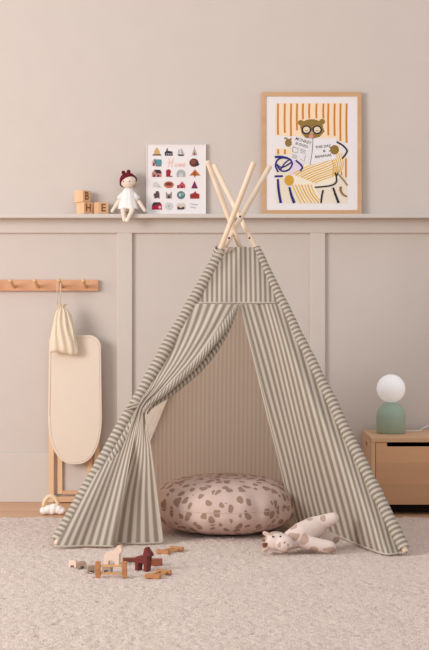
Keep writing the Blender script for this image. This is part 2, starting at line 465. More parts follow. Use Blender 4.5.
sb = ob.modifiers.new('sub', 'SUBSURF'); sb.levels = 1; sb.render_levels = 1
bm = bmesh.new()
tube(bm, [Vector(cush_pt(2*PI*k/96, .5))*1.0+Vector((0, 0, 0)) for k in range(97)], .0016, 8, caps=False)
obj('seam', bm, plain('cushion_seam', (206, 178, 164), .9), cush, True)

# ------------------------------------------------------------------ giraffe plush
gd = 5.27
def G(px, py, y): 
    p = W(px, py, y); return p
g0 = Vector((W(300, 548, gd).x, gd, 0))
gir = tag(empty('giraffe_plush', g0), 'soft cream giraffe toy with brown patches lying on the rug at the tent door', 'soft toy')
def q(px, py, y): return W(px, py, y)-g0
bm = bmesh.new()
capsule(bm, q(289, 541, 5.27), q(301, 534.5, 5.29), .032, .041)
capsule(bm, q(300, 535, 5.29), q(315, 527, 5.32), .041, .038)
capsule(bm, q(313, 526, 5.32), q(333, 518.5, 5.32), .031, .022)
capsule(bm, q(311, 534, 5.35), q(334, 538.5, 5.37), .026, .020)
capsule(bm, q(303, 542, 5.26), q(330, 547, 5.25), .025, .0215)
# head: skull + muzzle
ball(bm, q(276, 541, 5.25), (.041, .036, .033), 3)
ball(bm, q(284.5, 543.5, 5.225), (.030, .028, .029), 3)
M_gir = spotted('giraffe_plush_fabric', (226, 206, 196), (188, 160, 144), 21, .44)
blobify(obj('body', bm, M_gir, gir, True), .0035, 5)
M_ear = plain('ear_fabric', (216, 186, 170), .9)
for a_, b_2 in (((268, 535, 5.25), (264.5, 533, 5.25)), ((267, 548, 5.235), (264, 550, 5.235))):
    bm = bmesh.new(); capsule(bm, q(*a_), q(*b_2), .009, .007); blobify(obj('ear', bm, M_ear, gir, True), .002, 2)
M_horn = plain('horn_fabric', (160, 110, 80), .9)
for a_, b_2 in (((266, 540, 5.24), (263, 540, 5.24)), ((266, 544, 5.235), (263, 545, 5.235))):
    bm = bmesh.new(); tube(bm, [q(*a_), q(*b_2)], [.003, .004], 8); ball(bm, q(*b_2), .0048, 2); blobify(obj('horn', bm, M_horn, gir, True), .0015, 1)
bm = bmesh.new()
for i in range(14):
    a_ = q(266+random.random()*2, 543+random.random()*5, 5.215+random.random()*.03)
    tube(bm, [a_, a_+Vector((-.008-random.random()*.008, 0, -.006*random.random()))], [.003, .0015], 6)
obj('mane', bm, plain('mane_yarn', (140, 88, 60), .9), gir, True)
M_geye = plain('black_thread', (40, 30, 28), .5); M_nos = plain('brown_thread', (120, 84, 66), .7)
for p_ in ((273, 536.5, 5.219), (280.5, 536.5, 5.2165)):
    bm = bmesh.new(); ball(bm, q(*p_), .0035, 2); obj('eye', bm, M_geye, gir, True)
for p_ in ((284.5, 542.5, 5.1975), (288, 545, 5.1995)):
    bm = bmesh.new(); ball(bm, q(*p_), .0026, 2); obj('nostril', bm, M_nos, gir, True)

# ------------------------------------------------------------------ storage cabinet
X0, X1, Y0, Y1, ZB, ZC = .629, 1.62, 6.25, 6.63, .0355, .305
cb0 = Vector(((X0+X1)/2, (Y0+Y1)/2, ZF))
cab = tag(empty('storage_cabinet', cb0), 'low oiled oak storage cabinet against the wall carrying the green lamp', 'cabinet')
def cobj(name, bm, mat, par=cab, bv=.002):
    bmesh.ops.translate(bm, verts=bm.verts, vec=-cb0); return bevel(obj(name, bm, mat, par), bv)
bm = bmesh.new(); box(bm, X0, X1, Y0, Y1, ZC-.019, ZC); cobj('top', bm, M_oak)
M_oakv = wood('oak_side', (218, 172, 132), (232, 190, 152), 2, 6, .45)
# side with a slotted grip hole
hy, hz = W(366.7, 444, 6.45).y, .857-144*6.45/F
bm = bmesh.new()
for a in ((Y0, hy-.035, ZF, ZC-.0195), (hy+.035, Y1, ZF, ZC-.0195), (hy-.035, hy+.035, ZF, hz-.011), (hy-.035, hy+.035, hz+.011, ZC-.0195)):
    box(bm, X0, X0+.016, a[0], a[1], a[2], a[3])
bmesh.ops.remove_doubles(bm, verts=bm.verts, dist=1e-5)
cobj('side_panel', bm, M_oakv, bv=.0008)
bm = bmesh.new(); box(bm, X1-.016, X1, Y0, Y1, ZF, ZC-.0195); cobj('side_panel', bm, M_oakv)
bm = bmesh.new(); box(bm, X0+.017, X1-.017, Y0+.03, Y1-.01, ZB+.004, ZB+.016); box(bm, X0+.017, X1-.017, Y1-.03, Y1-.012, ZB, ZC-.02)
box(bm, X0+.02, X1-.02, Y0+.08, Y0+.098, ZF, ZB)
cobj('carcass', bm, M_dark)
# drawer front with a long finger slot at its upper edge
fz1 = ZC-.020; sl = .857-146.7*6.25/F; sx0 = (387-CX)*6.25/F
bm = bmesh.new(); xa, xb, xc, xd = X0+.018, sx0, X1-.08, X1-.018; ya, yc = Y0+.003, Y0+.021
gx = [xa, xb, xc, xd]; gz = [ZB, sl, fz1]
fr = {}
def gv(i, j, k):
    if (i, j, k) not in fr: fr[(i, j, k)] = bm.verts.new((gx[i], (ya, yc)[k], gz[j]))
    return fr[(i, j, k)]
cells = {(0, 0), (1, 0), (2, 0), (0, 1), (2, 1)}
for (i, j) in cells:
    for k in (0, 1): bm.faces.new((gv(i, j, k), gv(i+1, j, k), gv(i+1, j+1, k), gv(i, j+1, k)))
    for di, dj, e0, e1 in ((-1, 0, (0, 0), (0, 1)), (1, 0, (1, 0), (1, 1)), (0, -1, (0, 0), (1, 0)), (0, 1, (0, 1), (1, 1))):
        if (i+di, j+dj) not in cells:
            bm.faces.new((gv(i+e0[0], j+e0[1], 0), gv(i+e1[0], j+e1[1], 0), gv(i+e1[0], j+e1[1], 1), gv(i+e0[0], j+e0[1], 1)))
bmesh.ops.translate(bm, verts=bm.verts, vec=-cb0)
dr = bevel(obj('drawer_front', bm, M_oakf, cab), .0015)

# lamp
L0 = Vector(((391-CX)*6.46/F, 6.46, ZC+.0005))
lamp = tag(empty('table_lamp', L0), 'sage green dome lamp with a white glass globe on the oak cabinet', 'lamp')
m_, nt_, b_ = newmat('sage_metal'); b_.inputs['Roughness'].default_value = .42
n_ = noisetex(nt_, coords(nt_), 30); nt_.links.new(ramp(nt_, n_.outputs[0], [(0, lin((160, 180, 162))), (1, lin((167, 187, 168)))]), b_.inputs['Base Color'])
bm = bmesh.new(); Rr = .0605
prof = [(0, 0), (Rr-.004, 0), (Rr, .003), (Rr, .068)]+[(Rr*math.cos(a), .068+.062*math.sin(a)) for a in [PI/2*i/14 for i in range(1, 14)]]+[(.012, .1295), (0, .130)]
lathe(bm, prof); obj('lamp_base', bm, m_, lamp, True)
bm = bmesh.new(); lathe(bm, [(0, .127), (.016, .127), (.016, .1335), (0, .1335)]); obj('neck', bm, plain('bronze_neck', (72, 60, 48), .4), lamp, True)
m_, nt_, b_ = newmat('opal_glass'); b_.inputs['Base Color'].default_value = (.95, .93, .92, 1); b_.inputs['Roughness'].default_value = .25
b_.inputs['Subsurface Weight'].default_value = .4; b_.inputs['Subsurface Radius'].default_value = (.03, .03, .03); b_.inputs['Emission Color'].default_value = (1, .97, .98, 1); b_.inputs['Emission Strength'].default_value = .18
bm = bmesh.new(); ball(bm, (0, 0, .1315+.0528), .0592, 5); obj('globe', bm, m_, lamp, True)
bm = bmesh.new()
tube(bm, [Vector(p)-L0 for p in (W(404, 431, 6.5)*1, (.86, 6.53, ZC+.004), (.88, 6.56, ZC+.014), (.91, 6.60, ZC+.022), (.96, 6.61, ZC+.014), (1.05, 6.6, ZC+.004))], .0022, 8)
obj('power_cord', bm, plain('white_cord', (236, 228, 222), .5), lamp, True)

# ------------------------------------------------------------------ peg rail
YR = YW-.001
pr0 = Vector((-.86, YR, .918))
rail = tag(empty('peg_rail', pr0), 'beech wall rail with round wooden pegs above the ironing board', 'coat rack')
bm = bmesh.new(); xr = (98.5-CX)*6.64/F
box(bm, xr-.74, xr, YR-.020, YR, .857+9.0*6.64/F-.0, .857+20.2*6.64/F)
bmesh.ops.translate(bm, verts=bm.verts, vec=-pr0)
M_rail = wood('rail_beech', (214, 158, 120), (226, 174, 138), 0, 9)
bevel(obj('rail_board', bm, M_rail, rail), .003)
zc = .857+14.5*6.64/F
pegs = []
for px in (86, 62, 38, 14, -10, -34, -58):
    x = (px-CX)*6.64/F
    bm = bmesh.new(); a = Vector((x, YR-.019, zc-.006)); b = Vector((x-.004, YR-.118, zc+.022))
    d = (b-a).normalized()
    tube(bm, [a, a+d*.06, b-d*.006, b], [.0068, .0075, .0085, .005], 14)
    bmesh.ops.translate(bm, verts=bm.verts, vec=-pr0); obj('peg', bm, M_pale, rail, True); pegs.append(b)

# ------------------------------------------------------------------ drawstring bag
bx, by = pegs[1].x, YR-.108
bg0 = Vector((bx, by, .857-53*6.53/F))
bag = tag(empty('drawstring_bag', bg0), 'small cream cotton drawstring bag hanging from the wall rail', 'bag')
def bpt(a, t):
    # t 0 top mouth .. 1 bottom
    k = [(0, (61.5, 304, 5.5, .016)), (.07, (62, 307, 2.6, .010)), (.16, (62.5, 311.5, 6.2, .018)), (.4, (63.2, 322, 9.6, .023)), (.75, (63.2, 339, 12.6, .024)), (.95, (63.5, 351, 14.2, .016)), (1, (63.6, 353.4, 13.9, .004))]
    px, py, hw, hd = interp(k, t); y = by
    p = W(px, py, y)
    rip = 1+.10*math.sin(a*9+2*t)*(1-t)+.02*math.sin(a*7)*t+.04*math.sin(a*5+8*t)
    dx = hw*y/F*math.cos(a)*rip; dy = hd*math.sin(a)*(1+.38*math.sin(a*10+2*math.sin(5*t))*(1-t*.45))
    tilt = -.005*math.cos(a)*t+.004*math.sin(a*3+1)*t
    return Vector((p.x+dx, p.y+dy, p.z+tilt))-bg0
bm = bmesh.new(); rings = []
for j in range(41): rings.append([bm.verts.new(bpt(2*PI*k/64, j/40)) for k in range(64)])
for a_, b_2 in zip(rings, rings[1:]):
    for k in range(64): bm.faces.new((a_[k], a_[(k+1) % 64], b_2[(k+1) % 64], b_2[k]))
bm.faces.new(rings[-1]); bm.faces.new(rings[1][::-1])
obj('pouch', bm, M_cream, bag, True)
bm = bmesh.new()
pz = pegs[1].z+.0105
tube(bm, [Vector((bx-.006, by, W(0, 307, by).z))-bg0, Vector((bx-.008, by, pz-.03))-bg0, Vector((bx-.005, by+.004, pz-.003))-bg0, Vector((bx, by+.005, pz))-bg0,
          Vector((bx+.005, by+.004, pz-.003))-bg0, Vector((bx+.008, by, pz-.03))-bg0, Vector((bx+.004, by, W(0, 307, by).z))-bg0], .0018, 8)
tube(bm, [Vector((bx+.0*1+.013*math.cos(a), by+.013*math.sin(a), W(0, 307, by).z))-bg0 for a in [2*PI*i/20 for i in range(21)]], .0022, 6)
obj('drawstring', bm, M_cord, bag, True)

# ------------------------------------------------------------------ toy ironing board
yb = 6.606; s_ = F/yb
ib0 = Vector(((75.2-CX)/s_, 6.6, ZF))
ib = tag(empty('ironing_board', ib0), 'toy ironing board with cream padded cover folded upright against the wall', 'ironing board')
def ipx(px, py): return ((px-CX)/s_-ib0.x, HC-(py-HY)/s_-ib0.z)
out = []
cx_, hw = 75.2, 26.8
for i in range(25):   # long rounded end
    a = PI*i/24; ca, sa = math.cos(a), math.sin(a)
    out.append((cx_-hw*math.copysign(abs(ca)**.80, ca), 416+48*sa**.92 if 0 < i < 24 else 416))
for (ex, ey, r_, a0) in ((cx_+hw-1-12, 335+12, 12, 0), (cx_-hw+1+6, 335+6, 6, PI/2)):
    for i in range(9):
        a = a0+PI/2*i/8; out.append((ex+r_*math.cos(a), ey-r_*math.sin(a)))
bm = bmesh.new(); prism(bm, [ipx(*p) for p in out], yb-.016-ib0.y, yb+.006-ib0.y)
ob = bevel(obj('board_cover', bm, plain('ironing_cover', (236, 220, 203), .9, .02, 260, .08), ib, True), .007, 4, 30)
ob.modifiers.new('wn', 'WEIGHTED_NORMAL')
bm = bmesh.new(); tube(bm, [Vector((ipx(*p)[0], yb-.0165-ib0.y, ipx(*p)[1])) for p in [(cx_+(x-cx_)*.93, 400+(y-400)*.965) for x, y in out]+[(cx_+(out[0][0]-cx_)*.93, 400+(out[0][1]-400)*.965)]], .0012, 6)
obj('seam', bm, plain('cover_seam', (233, 216, 199), .9), ib, True)
M_leg = wood('toy_pine', (228, 188, 148), (240, 206, 168), 2, 9)
def bar(px0, px1, py0, py1, y0, y1, name, mat=M_leg):
    bm = bmesh.new(); sc_ = F/((y0+y1)/2)
    box(bm, (px0-CX)/sc_, (px1-CX)/sc_, y0, y1, HC-(py1-HY)/sc_, HC-(py0-HY)/sc_)
    bmesh.ops.translate(bm, verts=bm.verts, vec=-ib0); return bevel(obj(name, bm, mat, ib), .0015)
for x in (49, 94.5): bar(x, x+5, 360, 502.5, 6.6135, 6.627, 'leg')
for x in (57.5, 87.5): bar(x, x+5, 366, 494, 6.629, 6.641, 'leg')
M_bar = wood('toy_pine_bar', (216, 172, 134), (228, 188, 150), 0, 9)
bar(54.2, 94.3, 496.6, 502, 6.614, 6.6265, 'crossbar', M_bar)
bar(62.7, 87.3, 490.5, 494.5, 6.6295, 6.6405, 'crossbar', M_bar)

# ------------------------------------------------------------------ cloud toy iron
cl0 = Vector(((52.7-CX)*6.26/F, 6.26, ZF))
cl = tag(empty('toy_iron', cl0), 'white cloud shaped toy iron with arched wooden handle on the floorboards', 'toy')
bm = bmesh.new(); u = 6.26/F
for dx, dz, r in ((-9, 4.2, 4), (-4.5, 5.2, 4.8), (1, 6.5, 5), (6, 5.2, 4.6), (10, 4, 3.4), (0, 3.6, 4), (-8, 3.3, 3.4), (8, 3.2, 3.3)):
    ball(bm, (dx*u, 0, dz*u), (r*u, .022, min(r, dz+.2)*u), 3)
blobify(obj('iron_body', bm, plain('white_lacquer', (246, 240, 236), .5, 0), cl, True), .002, 14)
bm = bmesh.new()
tube(bm, [Vector(((-1.8+7.2*math.cos(a))*u, 0, (8+10.5*math.sin(a))*u)) for a in [PI*i/20 for i in range(21)]], .0085, 12, squash=1.3)
obj('handle', bm, wood('toy_birch', (236, 206, 164), (244, 218, 180), 0, 12), cl, True)

# ------------------------------------------------------------------ wooden farm toys on the rug
def toy(name, label, cat, px, py, rz, group=None):
    d = (HC)*F/(py-HY); p = W(px, py, d); p.z = 0.0
    e = empty(name, p, rz); return tag(e, label, cat, group)
M_walnut = plain('dark_red_wood', (112, 44, 38), .5, .12, 80)
M_orange = wood('toy_oak', (176, 116, 74), (200, 140, 94), 0, 20)
M_orange2 = wood('toy_oak_light', (206, 152, 98), (226, 176, 124), 0, 20)
M_pink = plain('pale_toy_wood', (232, 206, 186), .6, .05, 80)
M_taupe = plain('taupe_toy_wood', (170, 146, 128), .6, .08, 80)
M_rust = plain('rust_toy_wood', (146, 84, 60), .5, .1, 80)
def fence(e, flat=False):
    L, Hh, t = .082, .050, .013
    def rot(bm):
        if flat: bmesh.ops.rotate(bm, verts=bm.verts, matrix=Matrix.Rotation(PI/2, 3, 'X')); bmesh.ops.translate(bm, verts=bm.verts, vec=(0, 0, t/2))
    for sgn in (-1, 1):
        bm = bmesh.new(); box(bm, sgn*L/2-.008, sgn*L/2+.008, -t/2, t/2, 0, Hh); rot(bm); bevel(obj('post', bm, M_orange, e), .0015)
    for z in (.012, .036):
        bm = bmesh.new(); box(bm, -L/2+.0085, L/2-.0085, -.004, .004, z-.003, z+.003); rot(bm); bevel(obj('fence_rail', bm, M_orange2, e), .001)
e = toy('toy_fence', 'wooden toy fence standing upright in front of the pale toy animal', 'toy fence', 111.2, 577.5, -.02, 'toy fence pieces'); fence(e)
e = toy('toy_fence', 'wooden toy fence lying flat on the rug nearest the camera', 'toy fence', 151, 575.5, PI/2-.38, 'toy fence pieces'); fence(e, True)
e = toy('toy_fence', 'wooden toy fence lying flat on the rug farthest back by the cushion', 'toy fence', 164, 551.5, 1.0, 'toy fence pieces'); fence(e, True)
def cut(e, name, pts, th, mat, sc=1.0):
    bm = bmesh.new(); prism(bm, [(x*sc, z*sc) for x, z in pts], -th/2, th/2)
    return bevel(obj(name, bm, mat, e), .002, 2, 30)
horse = [(-26, 0), (-26, 34), (-24, 42), (-16, 46), (0, 45), (6, 52), (9, 64), (12, 72), (16, 76), (19, 70), (27, 62), (34, 53), (31, 47), (22, 50), (22, 40), (21, 26), (21, 0), (9, 0), (9, 20), (5, 24), (-11, 24), (-14, 20), (-14, 0)]
e = toy('toy_horse', 'dark red wooden toy horse standing among the toys on the rug', 'toy horse', 143.5, 570.5, -.62); cut(e, 'body', horse, .022, M_walnut, .001)
bear = [(-27, 0), (-28, 26), (-24, 38), (-12, 44), (4, 48), (12, 56), (18, 64), (25, 66), (30, 60), (33, 50), (29, 42), (23, 36), (22, 0), (10, 0), (9, 12), (4, 16), (-10, 16), (-13, 12), (-14, 0)]
e = toy('toy_animal', 'pale wooden toy animal with raised head standing behind the upright fence', 'toy animal', 113, 565, -.25)
cut(e, 'body', bear, .020, M_pink, .001)
lowa = [(-16, 0), (-16, 24), (-10, 27), (10, 27), (16, 22), (16, 0), (8, 0), (7, 9), (-7, 9), (-8, 0)]
e = toy('toy_block', 'small pale notched wooden block leftmost of the toys on the rug', 'toy block', 73.5, 567.5, -.35); cut(e, 'body', lowa, .018, M_pink, .00085)
e = toy('toy_block', 'small brown notched wooden block beside the pale leftmost block', 'toy block', 82, 568.5, .15); cut(e, 'body', lowa, .020, M_taupe, .00085)
e = toy('toy_block', 'small taupe wooden block at the left post of the upright fence', 'toy block', 91.5, 573, .3); cut(e, 'body', lowa, .016, M_taupe, .00092)
e = toy('toy_block', 'small taupe wooden block seen between the rails of the upright fence', 'toy block', 107.5, 572.5, -.3); cut(e, 'body', lowa, .020, M_taupe, .0009)
e = toy('toy_block', 'rust brown oblong wooden block just right of the red horse', 'toy block', 154, 565.5, -.12)
bm = bmesh.new(); box(bm, -.026, .026, -.012, .012, 0, .022); bevel(obj('body', bm, M_rust, e), .002)
e = toy('toy_block', 'rust brown oblong wooden block between pale animal and red horse', 'toy block', 129.5, 562, .12)
bm = bmesh.new(); box(bm, -.022, .022, -.010, .010, 0, .014); bevel(obj('body', bm, M_rust, e), .002)

# ------------------------------------------------------------------ things on the ledge
ZL = 1.2215; YL = YW-.045
def at(px): return (px-CX)*YL/F
M_blk = wood('block_maple', (226, 180, 138), (240, 200, 160), 2, 16)
M_letter = plain('burnt_letter', (150, 92, 56), .7)
S = .0495
def block(label, px, z, rz, letter):
    e = tag(empty('letter_block', (at(px), YL, z), rz), label, 'letter block', 'wooden letter blocks on the ledge')
    bm = bmesh.new(); box(bm, -S/2, S/2, -S/2, S/2, 0, S); bevel(obj('block_body', bm, M_blk, e), .002)
    me = textmesh(letter, .046, 0, .0004, .0012); me.materials.clear(); me.materials.append(M_letter)
    o = bpy.data.objects.new('letter', me); link(o, e)
    o.rotation_euler = (PI/2, 0, 0); o.location = (0, -S/2-.0002, S/2)
block('pale wooden letter block B, topmost of the stack on the ledge', 82.5, ZL+S+.0005, math.radians(52), 'B')
block('wooden letter block H at the bottom of the stack on the ledge', 84.5, ZL, math.radians(46), 'H')
block('wooden letter block E standing alone beside the stacked blocks', 101, ZL, math.radians(28), 'E')

# doll
d0 = Vector((at(128.3), YW-.058, ZL))
dl = tag(empty('rag_doll', d0), 'soft rag doll in dark red knitted hat and white dress sitting on the ledge', 'doll')
ud = d0.y/F
def D(px, py, y=0): return Vector(((px-128.3)*ud, y, (213.6-py)*ud))
bm = bmesh.new()
ball(bm, D(128.2, 180.3, -.004), (.0335, .029, .033), 3)
capsule(bm, D(128.3, 189, 0), D(128.3, 195, 0), .011, .018)
capsule(bm, D(128.3, 196, 0), D(128.3, 208, 0), .020, .024)
capsule(bm, D(124.5, 194, 0), D(118, 202, -.004), .010, .0085); capsule(bm, D(118, 202, -.004), D(112.5, 211, -.008), .0085, .0075)
capsule(bm, D(132.5, 194, 0), D(139.5, 202, -.004), .010, .0085); capsule(bm, D(139.5, 202, -.004), D(145, 210.5, -.008), .0085, .0075)
yl = -.042
capsule(bm, D(125.5, 209.5, -.004), D(123.6, 210.3, yl), .0125, .0105); capsule(bm, D(123.6, 210.3, yl), D(125, 220.5, yl-.004), .0105, .0075)
capsule(bm, D(131, 209.5, -.004), D(133, 210.3, yl), .0125, .0105); capsule(bm, D(133, 210.3, yl), D(128, 221, yl-.008), .0105, .0075)
blobify(obj('body', bm, plain('doll_cotton', (240, 224, 208), .9, .03, 200, .1), dl, True), .0022, 3)
# dress
bm = bmesh.new(); rings = []
for py, hw_, hd_ in ((187.5, 3.0, .012), (189.5, 4.6, .018), (193, 6.3, .022), (198, 7.4, .025), (203, 8.9, .028), (207.5, 10.1, .031), (208.8, 10.3, .032)):
    rings.append([bm.verts.new(D(128.3, py)+Vector((hw_*ud*math.cos(a)*(1+.03*math.sin(8*a)), -.002+hd_*math.sin(a)*(1+.05*math.sin(9*a)), 0))) for a in [2*PI*k/40 for k in range(40)]])
for a_, b_2 in zip(rings, rings[1:]):
    for k in range(40): bm.faces.new((a_[k], a_[(k+1) % 40], b_2[(k+1) % 40], b_2[k]))
tube(bm, [D(125, 192.2), D(119.2, 199.2, -.003)], [.0115, .0135], 14, caps=False)
tube(bm, [D(131.8, 192.2), D(138.3, 199.2, -.003)], [.0115, .0135], 14, caps=False)
ob = obj('dress', bm, plain('white_muslin', (246, 240, 238), .9, .01, 200, .1), dl, True); ob.modifiers.new('sol', 'SOLIDIFY').thickness = .0012
# hat: a tilted shell of the head with a rolled rim and two bobbles
bm = bmesh.new(); hc = D(128.2, 180.5, -.003); ax = Vector((-.36, .62, .80)).normalized(); qn = Vector((0, 0, 1)).rotation_difference(ax)
rings = []
for j in range(12):
    th = (1.66)*j/11; rr = (.0355, .0335, .0375)
    if j == 0: rings.append([bm.verts.new(hc+qn @ Vector((0, 0, rr[2])))]); continue
    rings.append([bm.verts.new(hc+qn @ Vector((rr[0]*math.sin(th)*math.cos(a)*(1+.012*math.cos(20*a)), rr[1]*math.sin(th)*math.sin(a)*(1+.012*math.cos(20*a)), rr[2]*math.cos(th)))) for a in [2*PI*k/60 for k in range(60)]])
for a_, b_2 in zip(rings, rings[1:]):
    for k in range(60):
        if len(a_) == 1: bm.faces.new((a_[0], b_2[k], b_2[(k+1) % 60]))
        else: bm.faces.new((a_[k], a_[(k+1) % 60], b_2[(k+1) % 60], b_2[k]))
tube(bm, [v.co.copy() for v in rings[-1]]+[rings[-1][0].co.copy()], .0032, 8)
ball(bm, D(123.6, 172.2, 0), .0085, 3); ball(bm, D(128.8, 171.2, 0), .0085, 3)
obj('knitted_hat', bm, plain('burgundy_knit', (108, 24, 38), .95, .18, 160, .6), dl, True)
bm = bmesh.new(); ball(bm, D(134.6, 184, .010), (.009, .018, .014), 3); obj('hair', bm, plain('tan_felt', (206, 172, 136), .9), dl, True)
M_de = plain('doll_eye', (50, 36, 34), .5)
for p_ in ((123.9, 181.6, -.0285), (130.2, 181.3, -.0315)):
    bm = bmesh.new(); ball(bm, D(*p_), .0024, 2); obj('eye', bm, M_de, dl, True)

# ------------------------------------------------------------------ pictures: flat printed shapes
class Art:
    def __init__(s, cxp, byp, d): s.bm = bmesh.new(); s.mats = []; s.idx = {}; s.cx = cxp; s.by = byp; s.u = d/F; s.l = 0
    def mi(s, c):
        if c not in s.idx:
            m = plain('ink_%d_%d_%d' % c, c, .7, 0.0); s.idx[c] = len(s.mats); s.mats.append(m)
        return s.idx[c]
    def pt(s, x, y, l): return ((x-s.cx)*s.u, -.0003-l*.000022, (s.by-y)*s.u)
    def poly(s, c, pts):
        s.l += 1; f = s.bm.faces.new([s.bm.verts.new(s.pt(x, y, s.l)) for x, y in pts]); f.material_index = s.mi(c)
        bmesh.ops.triangulate(s.bm, faces=[f])
    def ell(s, c, x, y, rx, ry, a0=0, a1=2*PI, n=24, rot=0):
        P_ = []
        for i in range(n+1 if a1-a0 < 6.2 else n):
            a = a0+(a1-a0)*i/n; ex, ey = rx*math.cos(a), ry*math.sin(a); P_.append((x+ex*math.cos(rot)-ey*math.sin(rot), y-(ex*math.sin(rot)+ey*math.cos(rot))))
        s.poly(c, P_)
    def line(s, c, pts, wd, w2=None, smooth=True):
        s.l += 1; mi = s.mi(c)
        if smooth and len(pts) > 2:
            ks = [(i, p) for i, p in enumerate(pts)]; n = (len(pts)-1)*6; pts = [tuple(interp(ks, i/6)) for i in range(n+1)]
        L_ = []; R_ = []
        for i, p in enumerate(pts):
            a = pts[max(0, i-1)]; b = pts[min(len(pts)-1, i+1)]; dx, dy = b[0]-a[0], b[1]-a[1]; n_ = math.hypot(dx, dy) or 1
            t = i/(len(pts)-1); ww = (wd+((w2 if w2 is not None else wd)-wd)*t)/2
            L_.append(s.bm.verts.new(s.pt(p[0]-dy/n_*ww, p[1]+dx/n_*ww, s.l))); R_.append(s.bm.verts.new(s.pt(p[0]+dy/n_*ww, p[1]-dx/n_*ww, s.l)))
        for i in range(len(pts)-1): s.bm.faces.new((L_[i], L_[i+1], R_[i+1], R_[i])).material_index = mi
    def text(s, c, t, x, y, size, rot=0, shear=0, bold=0, sx=1):
        s.l += 1; me = textmesh(t, size*s.u, shear, 0, bold*s.u); mi = s.mi(c); n0 = len(s.bm.faces); v0 = len(s.bm.verts)
        s.bm.from_mesh(me); s.bm.verts.ensure_lookup_table(); s.bm.faces.ensure_lookup_table()
        X_, Y_, Z_ = s.pt(x, y, s.l)
        for v in s.bm.verts[v0:]:
            a, b = v.co.x*sx, v.co.y; v.co = Vector((X_+a*math.cos(rot)-b*math.sin(rot), Y_, Z_+a*math.sin(rot)+b*math.cos(rot)))
        for f in s.bm.faces[n0:]: f.material_index = mi
        bpy.data.meshes.remove(me)
    def done(s, name, parent, loc):
        return obj(name, s.bm, s.mats, parent, loc=loc)

def picture(name, label, x0, x1, y0, ybase, fw, th, frame_mat, tilt):
    d = YW-.05; u = d/F; cxp = (x0+x1)/2; wd = (x1-x0)*u/2; hh = (ybase-y0)*u
    yb_ = YW-.006-th-hh*math.sin(tilt)
    e = tag(empty(name, ((cxp-CX)*u, yb_, ZL+.0005), rx=-tilt), label, 'picture')
    bm = bmesh.new(); g = fw*u
    A = [(-wd, 0), (wd, 0), (wd, hh), (-wd, hh)]; B = [(-wd+g, g), (wd-g, g), (wd-g, hh-g), (-wd+g, hh-g)]
    vs = [[bm.verts.new((x, y, z)) for x, z in Q] for Q, y in ((A, 0), (B, 0), (B, th), (A, th))]
    for a_, b_2 in ((0, 1), (1, 2), (2, 3), (3, 0)):
        for k in range(4): bm.faces.new((vs[a_][k], vs[a_][(k+1) % 4], vs[b_2][(k+1) % 4], vs[b_2][k]))
    bevel(obj('picture_frame', bm, frame_mat, e), .001)
    iy = min(.004, th*.3)
    bm = bmesh.new(); box(bm, -wd+g-.001, wd-g+.001, iy, iy+.003, g-.001, hh-g+.001); obj('mount', bm, M_white, e)
    return e, Art(cxp, ybase, d), iy

# big framed print: animal in glasses reading a newspaper
e, A, iy = picture('framed_print', 'oak framed orange striped print of a monkey in glasses reading a newspaper', 262, 362.3, 91.5, 214.3, 4.3, .018, M_frame, .012)
OR = (206, 132, 52); PE = (248, 222, 190); CR = (236, 224, 206); OL = (146, 116, 56); BK = (34, 32, 40); BL = (38, 38, 120); MU = (222, 170, 74); PK = (224, 150, 150); PAP = (232, 228, 228); GR = (120, 120, 130)
A.poly(PE, [(275.5, 102.5), (348, 102.5), (348, 143), (330, 138), (296, 136), (275.5, 135)])
A.poly(PE, [(275.5, 148), (293, 148), (293, 154.5), (275.5, 154.5)])
A.poly(PE, [(343.5, 157), (348, 157), (348, 178), (343.5, 178)])
A.poly(CR, [(276, 157), (292, 157), (346, 160), (348, 203.2), (276, 203.2)])
for x, b in ((278.2, 134.5), (285, 132.5), (291.3, 136), (297.3, 130), (303.3, 119), (309.6, 118), (316.8, 118), (323.8, 118), (328.7, 135), (335, 135.5), (340.9, 140.5), (347, 142.5)):
    A.line(OR, [(x+.2, 103), (x-.1, (103+b)/2), (x+.1, b)], 1.9)
for x in (278.4, 285.2): A.line(OR, [(x, 149), (x, 154)], 1.9, smooth=False)
A.line(OR, [(346.4, 158), (346.4, 177)], 1.7, smooth=False); A.line(OR, [(341.8, 171), (342, 175)], 1.5, smooth=False)
for x, y in ((301.2, 122.3), (322.6, 121.2)): A.ell(OL, x, y, 3.0, 2.8)
A.ell(OL, 312, 126.5, 11.5, 7.8); A.poly(OL, [(301, 128), (323.5, 127), (325, 131), (320, 136.5), (314, 138), (306, 137.5), (302, 133)])
A.ell(PK, 311.6, 136, 2.3, 1.8); A.ell((190, 160, 130), 312, 132.5, 2.2, 1.6)
for x in (306.8, 317.6): A.ell(BK, x, 129.4, 4.7, 4.5); A.ell((232, 214, 190), x, 129.3, 3.3, 3.1); A.line(BK, [(x-1.4, 130), (x, 130.6), (x+1.4, 129.8)], .5)
A.line(BK, [(311, 128.8), (313.4, 128.6)], .9, smooth=False)
